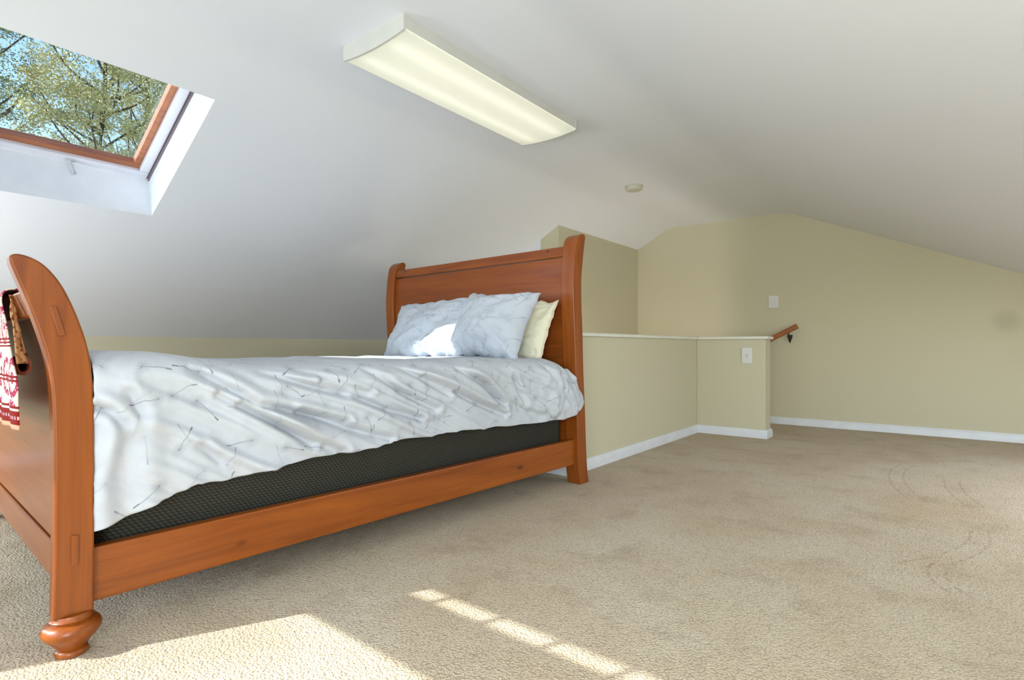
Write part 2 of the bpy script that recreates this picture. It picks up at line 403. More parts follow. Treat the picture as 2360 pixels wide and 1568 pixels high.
co = cl.build('ceiling', 'ceil')
import bmesh
bm = bmesh.new(); bm.from_mesh(co.data); bmesh.ops.remove_doubles(bm, verts=bm.verts, dist=1e-4); bm.to_mesh(co.data); bm.free()
for p in co.data.polygons: p.use_smooth = True
struct(co, 'white vaulted ceiling with a flat strip along the ridge', 'ceiling')

# gable walls
gab = [(XK, 0), (XR, 0)] + [(x, z + .0) for x, z in reversed(prof)]
bw = MB(); poly = [(XK, -1.6), (XR, -1.6)] + [(x, z) for x, z in reversed(prof)]
bw.prism(poly, YB, YB + .12, 1)
struct(bw.build('wall_back', 'wall_back'), 'sage beige gable wall at the far end with handrail on it', 'wall')

# near gable wall with one window and two added for light: the first throws the sun on carpet and bed foot
def zc(x):
    for (x0, z0), (x1, z1) in zip(prof, prof[1:]):
        if x0 <= x <= x1: return z0 + (z1 - z0) * (x - x0) / (x1 - x0)
    return ZK
W1 = dict(x0=-3.0, x1=-1.25, z0=.25, z1=1.93, t0=2.135, t1=2.295)   # lower light and narrow transom above
W2 = dict(x0=-.45, x1=1.2, z0=.3, z1=1.6)
gw = MB()
def gcol(x0, x1, spans):
    """a strip of the near gable between two x, solid except for the given z spans"""
    a = 0.0
    tops = (zc(x0), zc(x1))
    for b, c in spans:
        gw.box(x0, x1, YG - .12, YG, a, b); a = c
    gw.prism([(x0, a), (x1, a), (x1, tops[1] + .02), (x0, tops[0] + .02)], YG - .12, YG, 1)
xs = sorted(set([x for x, z in prof] + [W1['x0'], W1['x1'], W2['x0'], W2['x1'], -5.0, -3.8]))
for x0, x1 in zip(xs, xs[1:]):
    m = (x0 + x1) / 2
    if W1['x0'] < m < W1['x1']: gcol(x0, x1, [(W1['z0'], W1['z1']), (W1['t0'], W1['t1'])])
    elif W2['x0'] < m < W2['x1']: gcol(x0, x1, [(W2['z0'], W2['z1'])])
    elif -5.0 < m < -3.8: gcol(x0, x1, [(.5, 1.5)])
    else: gcol(x0, x1, [])
struct(gw.build('wall_front', 'wall'), 'sage beige gable wall behind the viewpoint with one window and two added ones', 'wall')
def gable_window(name, w, label):
    e = struct(empty(name, ((w['x0'] + w['x1']) / 2, YG, w['z0'])), label, 'window'); ox, oy, oz = (w['x0'] + w['x1']) / 2, YG, w['z0']
    def part(nm, mat, b):
        b.v = [(x - ox, y - oy, z - oz) for x, y, z in b.v]; return b.build(nm, mat, e)
    b = MB(); t = .035
    b.box(w['x0'] - .09, w['x0'], YG, YG + .02, w['z0'] - .09, w['z1'] + .09); b.box(w['x1'], w['x1'] + .09, YG, YG + .02, w['z0'] - .09, w['z1'] + .09)
    b.box(w['x0'], w['x1'], YG, YG + .02, w['z1'], w['z1'] + .09); b.box(w['x0'], w['x1'], YG, YG + .02, w['z0'] - .09, w['z0'])
    part('casing', 'trim', b)
    part('pane', 'glass_clear', MB().box(w['x0'], w['x1'], YG - .09, YG - .08, w['z0'], w['z1']))
    if 'added_blind' in w: part('added_blind', 'reveal', MB().box(w['x0'] + .02, w['x1'] - .02, YG - .03, YG - .02, w['z0'] + .02, w['z1']))  # only the added eave window has one; it stops direct sun
    if 't0' in w:
        part('transom_pane', 'glass_clear', MB().box(w['x0'], w['x1'], YG - .09, YG - .08, w['t0'], w['t1']))
        for k in MUNT: part('muntin', 'trim', MB().box(k - .008, k + .008, YG - .1, YG - .07, w['t0'], w['t1']))
MUNT = [-2.842, -2.58, -2.317, -2.055, -1.79, -1.53]
gable_window('window_2', W1, 'gable window with narrow transom of panes behind the viewpoint')
W3 = dict(x0=-5.0, x1=-3.8, z0=.5, z1=1.5, added_blind=1)  # unseen window put in to brighten the left slope, its sun kept out
gable_window('added_window_5', W3, 'added gable window, screened in white, to light the left slope')
gable_window('added_window_3', W2, 'added low gable window behind the viewpoint on the right')  # unseen window put in for more sun bounce and fill

struct(MB().box(XK - .12, XK, YG, YB, 0, ZK).build('wall_left', 'wall'), 'low sage beige knee wall behind the bed', 'wall')
struct(MB().box(XR, XR + .12, YG, YB, 0, ZK).build('wall_right', 'wall'), 'low sage beige knee wall under the right slope', 'wall')

# stairwell: half walls, tall walls, steps going down to the left
w = MB(); w.box(XA - TW, XA, YA0, YA1 + TW, -.3, HW)
struct(w.build('wall_stair_long', 'wall', bevel=.006), 'long sage beige half wall along the stairwell beside the headboard', 'half wall')
w = MB(); w.box(XA, XB1, YA1, YA1 + TW, -.3, HW)
struct(w.build('wall_stair_short', 'wall', bevel=.006), 'short sage beige half wall with an outlet at the stair top', 'half wall')
w = MB(); w.box(XD, XA - TW, YA0, YA0 + TW, -.3, HW)
struct(w.build('wall_stair_head', 'wall', bevel=.006), 'sage beige half wall hidden behind the headboard', 'half wall')
w = MB(); w.box(XD - .12, XD, YA0, YW, -1.6, HW)
struct(w.build('wall_stair_far', 'wall', bevel=.006), 'sage beige half wall on the far side of the stairwell', 'half wall')
for z0, nm, args, lab in ((0, 'wall_stair_tall', [(XW, XW - .14), (YW, YB)], 'tall sage beige wall on the left of the stairs'),):
    w = MB(); x0, x1 = XW - .14, XW
    w.prism([(x0, -1.6), (x1, -1.6), (x1, slope_z(x1) + .01), (x0, slope_z(x0) + .01)], YW, YB, 1); struct(w.build(nm, 'wall'), lab, 'wall')
XQ = -3.955
w = MB(); w.prism([(XQ, -1.6), (XW - .14, -1.6), (XW - .14, slope_z(XW - .14) + .01), (XQ, slope_z(XQ) + .01)], YW, YW + .14, 1)
struct(w.build('wall_stair_end', 'wall'), 'sage beige end wall above the headboard top', 'wall')
w = MB(); w.prism([(XK, -1.6), (XQ, -1.6), (XQ, slope_z(XQ) + .01), (XK, slope_z(XK) + .01)], YW + .004, YW + .14, 1)
struct(w.build('wall_eave_end', 'ceil'), 'white painted end wall under the eave behind the headboard', 'wall')
w = MB(); w.box(XA - .005, XR, YA1, YA1 + TW, -1.6, -.3); w.box(XA - TW, XA, YA0, YA1 + TW, -1.6, -.3); w.box(XD, XA, YA0, YA0 + TW, -1.6, -.3)
struct(w.build('wall_stair_lower', 'wall'), 'walls of the stairwell below the loft floor', 'wall')
w = MB(); w.box(XD, XA, YA0, YB, -1.7, -1.6); w.box(XA, XS, YA1, YB, -1.7, -1.6)
struct(w.build('floor_lower', 'carpet'), 'carpeted landing at the foot of the stairs', 'carpet')
st = struct(empty('stairs', (XS, YA1 + TW, 0)), 'carpeted stairs going down beside the far wall', 'stairs')
for k in range(6):
    MB().box(-.33 * (k + 1), -.33 * k + .03, 0, YB - YA1 - TW, -1.6, -.25 * (k + 1)).build('step', 'carpet', st, bevel=.02)

# caps on the half walls, with a rounded nose
def cap(name, x0, x1, y0, y1, lab):
    struct(MB().box(x0, x1, y0, y1, HW, CAP).build(name, 'cap', bevel=.011, segs=3), lab, 'trim')
cap('trim_1', XA - TW - .02, XA + .02, YA0 - .02, YA1 + TW + .02, 'cream white cap on the long half wall')
cap('trim_2', XA + .021, XB1 + .03, YA1 - .025, YA1 + TW + .02, 'cream white cap on the short half wall')
cap('trim_3', XD - .14, XA - TW - .021, YA0 - .02, YA0 + TW + .02, 'cream white cap on the half wall behind the headboard')
cap('trim_4', XD - .14, XD + .02, YA0 + TW + .021, YW, 'cream white cap on the far half wall')

BH, BT = .09, .024
def bb(name, pts_fn, a, b, axis, lab):
    prof_ = [(0, 0), (BT, 0), (BT, BH * .72), (BT * .75, BH * .86), (BT * .4, BH * .93), (BT * .35, BH), (0, BH)]
    m = MB(); m.prism([pts_fn(d, z) for d, z in prof_], a, b, axis)
    struct(m.build(name, 'trim', smooth=30), lab, 'baseboard')
bb('baseboard_back', lambda d, z: (YB - d, z), XS, XR, 0, 'white baseboard along the far gable wall')
bb('baseboard_stair_long', lambda d, z: (XA + d, z), YA0 - BT, YA1 - BT, 1, 'white baseboard along the long half wall')
bb('baseboard_stair_short', lambda d, z: (YA1 - d, z), XA, XB1 + BT, 0, 'white baseboard along the short half wall')
bb('baseboard_stair_end', lambda d, z: (XB1 + d, z), YA1, YA1 + TW, 1, 'short white baseboard wrapping the half wall end')
bb('baseboard_stair_head', lambda d, z: (YA0 - d, z), XD, XA, 0, 'white baseboard under the headboard')
bb('baseboard_left', lambda d, z: (XK + d, z), YG, YW, 1, 'white baseboard along the left knee wall')
bb('baseboard_right', lambda d, z: (XR - d, z), YG, YB, 1, 'white baseboard along the right knee wall')

# ------------------------------------------------------------------ skylight (slope frame: y across, q up the slope, n outward)
SA = math.atan(MS); qx, qz = math.cos(SA), math.sin(SA); nx, nz = -qz, qx
QL = (SKX1 - SKX0) / qx
OX, OZ = SKX0, slope_z(SKX0)
win = struct(empty('window_1', (OX, SKY1, OZ)), 'skylight with stained wood sash in a white lined shaft', 'skylight')
def sk(y, q, n): return (q * qx + n * nx, y - SKY1, q * qz + n * nz)
ND = .28; QB = .08                        # depth of the shaft, forward lean of its lower face
Y0, Y1 = SKY0, SKY1
def skpart(name, mat, quads=None, boxes=None, **k):
    b = MB()
    for q4 in quads or []: b.quad(*[sk(*p) for p in q4])
    for (y0, y1, q0, q1, n0, n1) in boxes or []:
        b.add([sk(y0, q0, n0), sk(y1, q0, n0), sk(y1, q1, n0), sk(y0, q1, n0), sk(y0, q0, n1), sk(y1, q0, n1), sk(y1, q1, n1), sk(y0, q1, n1)],
              [(0, 3, 2, 1), (4, 5, 6, 7), (0, 1, 5, 4), (1, 2, 6, 5), (2, 3, 7, 6), (3, 0, 4, 7)])
    return b.build(name, mat, win, **k)
skpart('shaft_lining', 'reveal', quads=[
    [(Y0, 0, 0), (Y1, 0, 0), (Y1, QB, ND), (Y0, QB, ND)], [(Y1, 0, 0), (Y1, QL, 0), (Y1, QL, ND), (Y1, QB, ND)],
    [(Y0, 0, 0), (Y0, QB, ND), (Y0, QL, ND), (Y0, QL, 0)], [(Y0, QL, 0), (Y0, QL, ND), (Y1, QL, ND), (Y1, QL, 0)]])
def ringb(y0, y1, q0, q1, wd, n0, n1):
    return [(y0, y1, q0, q0 + wd, n0, n1), (y0, y1, q1 - wd, q1, n0, n1), (y0, y0 + wd, q0 + wd, q1 - wd, n0, n1), (y1 - wd, y1, q0 + wd, q1 - wd, n0, n1)]
e_ = .0
skpart('gasket', 'gasket', boxes=ringb(Y0 - .01, Y1 + .01, QB - .03, QL + .01, .03, ND + .01, ND + .05))
skpart('window_frame', 'frame_white', boxes=ringb(Y0 + .010, Y1 - .010, QB - .01, QL - .010, .062, ND + .002, ND + .07), bevel=.008)
skpart('sash', 'sash_wood', boxes=ringb(Y0 + .068, Y1 - .068, QB + .05, QL - .068, .046, ND + .03, ND + .085), bevel=.006)
skpart('pane', 'glass', boxes=[(Y0 + .1, Y1 - .1, QB + .08, QL - .1, ND + .058, ND + .066)])
lt = skpart('latch', 'latch', boxes=[(1.045, 1.105, QB + .012, QB + .034, ND - .006, ND + .014)], bevel=.003)
b = MB(); pts = [sk(1.075, QB + .02, ND - .004), sk(1.08, QB + .012, ND - .035), sk(1.09, QB + .0, ND - .06), sk(1.10, QB - .008, ND - .08), sk(1.085, QB - .006, ND - .085)]
b.tube(smoothed(pts, 4), .008, 8); b.build('latch_hook', 'latch', lt, smooth=40)
# outer kerb so that daylight only enters by the glass
skpart('kerb', 'gasket', boxes=ringb(Y0 - .2, Y1 + .2, QB - .25, QL + .2, .205, ND - .02, ND + .09))

# added roof window for extra light in the right slope: casing and pane
rw = struct(empty('added_window_4', (RX0, RY0, rslope_z(RX0))), 'added roof window in the right slope to light the far end', 'skylight')
def rs(x, y, n): return (x - RX0 + n * .4, y - RY0, rslope_z(x) - rslope_z(RX0) + n * .916)
def rbox(name, mat, x0, x1, y0, y1, n0, n1):
    MB().add([rs(x, y, n) for n in (n0, n1) for x, y in ((x0, y0), (x1, y0), (x1, y1), (x0, y1))], [])
    b = MB(); b.add([rs(x, y, n) for n in (n0, n1) for x, y in ((x0, y0), (x1, y0), (x1, y1), (x0, y1))], [(0, 3, 2, 1), (4, 5, 6, 7), (0, 1, 5, 4), (1, 2, 6, 5), (2, 3, 7, 6), (3, 0, 4, 7)])
    b.build(name, mat, rw)
for q in ((RX0 - .05, RX0, RY0 - .05, RY1 + .05), (RX1, RX1 + .05, RY0 - .05, RY1 + .05), (RX0, RX1, RY0 - .05, RY0), (RX0, RX1, RY1, RY1 + .05)): rbox('casing', 'trim', *q, -.012, .25)
rbox('pane', 'glass_clear', RX0, RX1, RY0, RY1, .15, .16)

# ------------------------------------------------------------------ ceiling lamp
lx0, lx1, ly0, ly1, lz0 = -2.745, -2.225, 1.905, 3.62, 2.648
lcx, lcy = (lx0 + lx1) / 2, (ly0 + ly1) / 2; hw = (lx1 - lx0) / 2; hl = (ly1 - ly0) / 2; lh = ZF - lz0
lamp = tag(empty('ceiling_lamp', (lcx, lcy, ZF)), 'long white wraparound fluorescent lamp glowing on the flat ceiling', 'ceiling lamp')
def lens_z(t, drop=.0): return -lh + .018 * t * t      # t from -1 to 1 across: a shallow belly
cap_prof = [(-hw - .004, 0), (-hw - .004, -lh + .012)] + [(t / 10 * (hw + .004), lens_z(t / 10) - .006) for t in range(-10, 11)] + [(hw + .004, -lh + .012), (hw + .004, 0)]
for a, b_ in ((-hl, -hl + .014), (hl - .014, hl)):
    MB().prism(cap_prof, a, b_, 1).build('end_cap', 'lamp_body', lamp, smooth=30)
b = MB(); secs = [(-hw + .003, -lh + .034)] + [(t / 12 * (hw - .002), lens_z(t / 12)) for t in range(-12, 13)] + [(hw - .003, -lh + .034)]
NR = 170
for i in range(NR + 1):
    y = -hl + .014 + (2 * hl - .028) * i / NR; rib = .0012 if i % 2 else 0
    for x, z in secs: b.v.append((x, y, z + rib))
n_ = len(secs)
for i in range(NR):
    for j in range(n_ - 1): b.f.append((i * n_ + j, i * n_ + j + 1, (i + 1) * n_ + j + 1, (i + 1) * n_ + j))
b.build('lens', 'lens', lamp, smooth=30)
for x0, x1 in ((-hw, -hw + .008), (hw - .008, hw)): MB().box(x0, x1, -hl + .014, hl - .014, -lh + .026, 0).build('side_panel', 'lamp_body', lamp)
MB().box(-hw + .012, hw - .012, -hl + .014, hl - .014, -.012, 0).build('housing', 'lamp_body', lamp)
for x in (-.12, .12):
    MB().tube([(x, -hl + .05, -.045), (x, hl - .05, -.045)], .017, 12).build('tube', 'tube', lamp, smooth=40)

# smoke detector
sdx = tag(empty('smoke_detector', (-2.656, 5.505, ZF)), 'small round white smoke detector on the flat ceiling', 'smoke detector')
MB().lathe([(.098, 0), (.098, -.012), (.094, -.016)], 0, 0, 40).build('base_ring', 'aged', sdx, smooth=40)
MB().lathe([(.09, -.014), (.09, -.034), (.082, -.046), (.06, -.052), (.001, -.053)], 0, 0, 40).build('cover', 'aged', sdx, smooth=40)

# handrail on the far wall
hr = tag(empty('handrail', (-1.72, YB, 1.1)), 'short wooden handrail sloping down the stairs on the far wall', 'handrail')
a, b_ = Vector((.249, -.115, .162)), Vector((-1.35, -.115, -.67)); dr = (b_ - a).normalized(); up = Vector((0, -1, 0)).cross(dr); up = up if up.z > 0 else -up
prof_ = [(-.028, -.02), (-.03, 0), (-.026, .02), (-.014, .031), (.014, .031), (.026, .02), (.03, 0), (.028, -.02), (.016, -.031), (-.016, -.031)]
b = MB(); vs_ = [tuple(p + Vector((0, 1, 0)) * u_ + up * v_) for p in (a, b_) for u_, v_ in prof_]; n_ = len(prof_)
b.add(vs_, [tuple(range(n_)), tuple(range(n_, 2 * n_))[::-1]] + [(i, (i + 1) % n_, n_ + (i + 1) % n_, n_ + i) for i in range(n_)])
b.build('rail', 'rail_wood', hr, bevel=.004)
for f in (.062, .75):
    p = a.lerp(b_, f); br_ = MB(); x_, z_ = p.x, p.z - .03
    br_.tube([(x_, -.115, z_ + .004), (x_, -.115, z_ - .035), (x_, -.075, z_ - .055), (x_, -.02, z_ - .06)], .012, 8)
    br_.lathe([(.004, -.13), (.03, -.05), (.034, -.035), (.03, -.028), (.012, -.026)], x_, -.036, 16, z_)
    br_.build('bracket', 'black_metal', hr, smooth=35)

# wall plates
pl_ = tag(empty('switch_plate', (-1.771, YB, 1.591)), 'white switch plate on the far wall above the handrail', 'wall plate')
MB().box(-.062, .062, -.014, 0, -.082, .082).build('plate', 'plate', pl_, bevel=.006)
MB().box(-.022, .022, -.018, -.012, -.045, .045).build('rocker', 'plate', pl_, bevel=.003)
ot = tag(empty('outlet_plate', (-1.735, YA1, .905)), 'white outlet plate on the short half wall', 'wall plate')
MB().box(-.055, .055, -.012, 0, -.088, .088).build('plate', 'plate', ot, bevel=.006)
for x, z in ((-.007, .008), (.012, .002), (-.004, -.016)):
    MB().tube([(x, -.0145, z), (x, -.011, z)], .0045, 10).build('pin_hole', 'slot', ot)

# ------------------------------------------------------------------ the sleigh bed (bed frame: x = outward to the right, y = foot to head, z up; w = -x)
TH = R(2.5); BO = (-2.21, .50, 0); BF = ([c * S for c in BO], (0, 0, -TH)); BW = 2.2
bed = tag(empty('sleigh_bed', BO, -TH), 'orange brown wooden sleigh bed with curved head and foot', 'bed')
foot_prof = [(-.033, .131), (-.031, .25), (-.029, .386), (-.029, .658), (-.031, .78), (-.036, .88), (-.048, .97), (-.066, 1.044), (-.086, 1.114), (-.105, 1.172), (-.122, 1.221), (-.133, 1.256), (-.134, 1.272), (-.127, 1.281),
             (-.111, 1.284), (-.087, 1.278), (-.060, 1.263), (-.037, 1.239), (-.015, 1.207), (.004, 1.168), (.023, 1.119), (.040, 1.066), (.053, 1.018), (.063, .964), (.070, .90), (.0735, .84), (.075, .75), (.075, .341), (.074, .131)]
head_prof = [(2.95, 0), (2.926, .1), (2.915, .28), (2.905, .47), (2.890, .84), (2.882, 1.0), (2.871, 1.14), (2.861, 1.30), (2.858, 1.455), (2.868, 1.60), (2.890, 1.74), (2.915, 1.79), (2.955, 1.818), (2.99, 1.825), (3.012, 1.808), (3.008, 1.78), (2.993, 1.71),
             (2.970, 1.57), (2.959, 1.45), (2.965, 1.26), (2.974, 1.14), (2.988, .82), (3.010, .52), (3.024, .26), (3.036, .12), (3.050, .04), (3.064, 0)]
def dense(p):  # smooth everything but the flat foot of the post
    return smoothed(p, 4)
TF, TH_ = .066, .112
for x0, x1 in ((-TF, 0), (-BW, -BW + TF)):
    po = MB().prism(dense(foot_prof), x0, x1, 0).build('foot_post', 'wood_z', bed, bevel=.007, smooth=30)
    if x1 == 0:
        MB().prism([(-.041, 1.126), (-.018, 1.035), (-.002, 1.037), (-.025, 1.128)], -.01, .008, 0).build('peg', 'wood_z', po, bevel=.001)
        MB().prism([(.013, .297), (.031, .297), (.031, .392), (.013, .392)], -.01, .007, 0).build('peg', 'wood_z', po, bevel=.001)
    cxx = (x0 + x1) / 2
    MB().lathe([(.036, 0), (.044, .003), (.046, .012), (.042, .020), (.037, .022), (.040, .027), (.046, .036), (.058, .05), (.073, .067), (.080, .080), (.081, .090), (.075, .103), (.062, .111), (.056, .112), (.056, .117), (.060, .121), (.056, .126), (.052, .136)],
               cxx, .021, 40).build('bun_foot', 'wood_z', bed, smooth=50)
for x0, x1 in ((-TH_, 0), (-BW, -BW + TH_)):
    po = MB().prism(dense(head_prof), x0, x1, 0).build('head_post', 'wood_z', bed, bevel=.008, smooth=30)
    if x1 == 0: MB().prism([(2.922, 1.595), (2.936, 1.595), (2.944, 1.69), (2.930, 1.69)], -.01, .007, 0).build('peg', 'wood_z', po, bevel=.001)
def front_s(prof_, z, rev=False):
    half = prof_[:14] if not rev else prof_
    best = None
    for (s0, z0), (s1, z1) in zip(half, half[1:]):
        if z0 <= z <= z1 and z1 > z0: return s0 + (s1 - s0) * (z - z0) / (z1 - z0)
    return half[-1][0]
def curved_board(prof_, z0, z1, off, thick, xa, xb, n=22):
    zs = [z0 + (z1 - z0) * i / n for i in range(n + 1)]
    f = [(front_s(prof_, z) + off, z) for z in zs]
    return MB().prism(f + [(s_ + thick, z) for s_, z in reversed(f)], xa, xb, 0)
curved_board(head_prof, .42, 1.655, .03, .035, -BW + TH_ - .01, -TH_ + .01).build('headboard_panel', 'wood_x', bed, smooth=30)
curved_board(head_prof, 1.662, 1.738, .012, .06, -BW + TH_ - .01, -TH_ + .01, 5).build('headboard_top_rail', 'wood_x', bed, bevel=.007, smooth=30)
MB().box(-BW + TH_, -TH_, 2.94, 3.0, .15, .42).build('headboard_bottom_rail', 'wood_x', bed, bevel=.006)
for x in (-.26, -BW + .24):
    MB().tube([(x, 2.885 + .011, 1.715), (x, 2.9, 1.715)], .009, 12).build('plug', 'slot', bed)
curved_board(foot_prof, .335, 1.10, .036, .03, -BW + TF - .01, -TF + .01).build('footboard_panel', 'wood_x', bed, smooth=30)
curved_board(foot_prof, 1.096, 1.178, .006, .062, -BW + TF - .01, -TF + .01, 6).build('footboard_top_rail', 'wood_x', bed, bevel=.008, smooth=30)
MB().box(-BW + TF - .01, -TF + .01, -.004, .045, .205, .328).build('footboard_bottom_rail', 'wood_x', bed, bevel=.006)
for x0, x1 in ((-.075, -.03), (-BW + .03, -BW + .075)):
    MB().box(x0, x1, .06, 2.92, .148, .329).build('side_rail', 'wood_y', bed, bevel=.006)
for k in range(7):
    MB().box(-BW + .075, -.075, .25 + k * .38, .37 + k * .38, .165, .195).build('slat', 'wood_x', bed)

# mattress: tall black knit base with rounded edges
mt = MB(); mx0, mx1, my0, my1, mz0, mz1 = -BW + .11, -.105, .10, 2.86, .195, .87
def rr(x0, x1, y0, y1, r, n=6):
    out = []
    for cx_, cy_, a0 in ((x1 - r, y0 + r, -90), (x1 - r, y1 - r, 0), (x0 + r, y1 - r, 90), (x0 + r, y0 + r, 180)):
        for i in range(n + 1):
            t = R(a0 + 90 * i / n); out.append((cx_ + r * math.cos(t), cy_ + r * math.sin(t)))
    return out
base = rr(mx0, mx1, my0, my1, .05); n_ = len(base); zs = [(mz0, .02), (mz0 + .02, 0), (mz1 - .05, 0), (mz1 - .015, .015), (mz1, .05)]
per = [0.0]
for i in range(n_): per.append(per[-1] + math.dist(base[i], base[(i + 1) % n_]) * S)
cxm, cym = (mx0 + mx1) / 2, (my0 + my1) / 2
for z, ins in zs:
    for i in range(n_ + 1):
        x, y = base[i % n_]; dx, dy = cxm - x, cym - y; L = math.hypot(dx, dy)
        mt.v.append((x + dx / L * ins, y + dy / L * ins, z)); mt.uv[len(mt.v) - 1] = (per[i], z * S)
for k in range(len(zs) - 1):
    for i in range(n_): q = k * (n_ + 1) + i; mt.f.append((q, q + 1, q + n_ + 2, q + n_ + 1))
mt.f.append(tuple(range(n_ - 1, -1, -1))); mt.f.append(tuple(range((len(zs) - 1) * (n_ + 1), (len(zs) - 1) * (n_ + 1) + n_)))
tag(recentre(mt.build('mattress', 'mattress', frame=BF, smooth=50)), 'thick black knit mattress inside the bed rails', 'mattress')

# ------------------------------------------------------------------ duvet
def nz(x, y, z=0.0): return noise.noise(Vector((x, y, z)))
def sm(a, b, x):
    t = min(1, max(0, (x - a) / (b - a))); return t * t * (3 - 2 * t)
hem_pts = [(.07, .385), (.2, .425), (.3, .452), (.39, .487), (.48, .478), (.62, .493), (.80, .507), (1.0, .508), (1.19, .516), (1.30, .529), (1.45, .53), (1.67, .527), (2.05, .512), (2.45, .50), (2.7, .495), (2.80, .52), (2.95, .60)]
def hem(s_):
    for (a, za), (b, zb) in zip(hem_pts, hem_pts[1:]):
        if s_ <= b: return za + (zb - za) * max(0, (s_ - a)) / (b - a)
    return hem_pts[-1][1]
def top_z(s_, w):
    z = .925 + .055 * (1 - sm(.1, .85, s_)) + .018 * nz(s_ * 1.8, w * 1.6, 3.1)
    z += .012 * nz(s_ * 5, w * 4, 7)
    z -= .20 * sm(2.6, 2.95, s_) ** 1.3 * (1 - sm(.1, .34, w))
    return z - .03 * sm(1.6, 2.05, w)
# the folds the eye picks out on the near side, as (length, height) paths on the cloth
GROOVES = [
    [(0.369, 0.925), (0.484, 0.850), (0.609, 0.768), (0.804, 0.711), (1.016, 0.658)],
    [(0.462, 0.814), (0.575, 0.745), (0.697, 0.673), (0.844, 0.594), (1.009, 0.518)],
    [(0.641, 0.899), (0.804, 0.842), (1.016, 0.777)],
    [(1.279, 0.931), (1.451, 0.843), (1.655, 0.742)],
    [(0.804, 0.719), (1.016, 0.632), (1.272, 0.540)],
    [(0.898, 0.845), (1.062, 0.772), (1.248, 0.692), (1.465, 0.623)],
    [(1.486, 0.843), (1.664, 0.767), (1.861, 0.683), (2.137, 0.583)],
    [(0.549, 0.769), (0.690, 0.686), (0.865, 0.563)],
    [(1.730, 0.879), (1.940, 0.784), (2.133, 0.641)],
    [(0.690, 0.928), (0.886, 0.876), (1.133, 0.784)],
    [(0.406, 0.626), (0.484, 0.549)],
    [(1.133, 0.897), (1.338, 0.771), (1.570, 0.664)],
    [(0.172, 0.844), (0.210, 0.759)],
    [(0.081, 0.800), (0.125, 0.779), (0.153, 0.742)],
    [(2.215, 0.811), (2.322, 0.640)],
    [(2.505, 0.885), (2.601, 0.765)],
    [(2.676, 0.702), (2.780, 0.574)],
]
def seg_d(p, a, b):
    ax, ay = a; bx, by = b; dx, dy = bx - ax, by - ay; L2 = dx * dx + dy * dy
    t = max(0, min(1, ((p[0] - ax) * dx + (p[1] - ay) * dy) / L2)); qx_, qy_ = ax + dx * t, ay + dy * t
    side = (p[0] - ax) * dy - (p[1] - ay) * dx
    return math.hypot(p[0] - qx_, p[1] - qy_), (1 if side < 0 else -1)      # +1 above the fold
def grooves(s_, z):
    h = 0.0
    for gi, g in enumerate(GROOVES):
        if not (g[0][0] - .15 < s_ < g[-1][0] + .15): continue
        best, sd_, at = 9, 1, 0
        for i in range(len(g) - 1):
            d, sg = seg_d((s_, z), g[i], g[i + 1])
            if d < best: best, sd_, at = d, sg, i
        if best > .14: continue
        L = g[-1][0] - g[0][0]; f = min(1, max(0, (s_ - g[0][0]) / L)); amp = (.35 + .65 * math.sin(math.pi * min(1, .15 + .75 * f))) * (1 if L > .3 else .6)
        if gi in (13,): amp *= 1.8
        h -= amp * .030 * math.exp(-(best / .016) ** 2)
        if sd_ > 0: h += amp * .024 * math.exp(-((best - .036) / .024) ** 2)      # plump roll just above
        else: h += amp * .010 * math.exp(-((best - .035) / .025) ** 2)
    return h
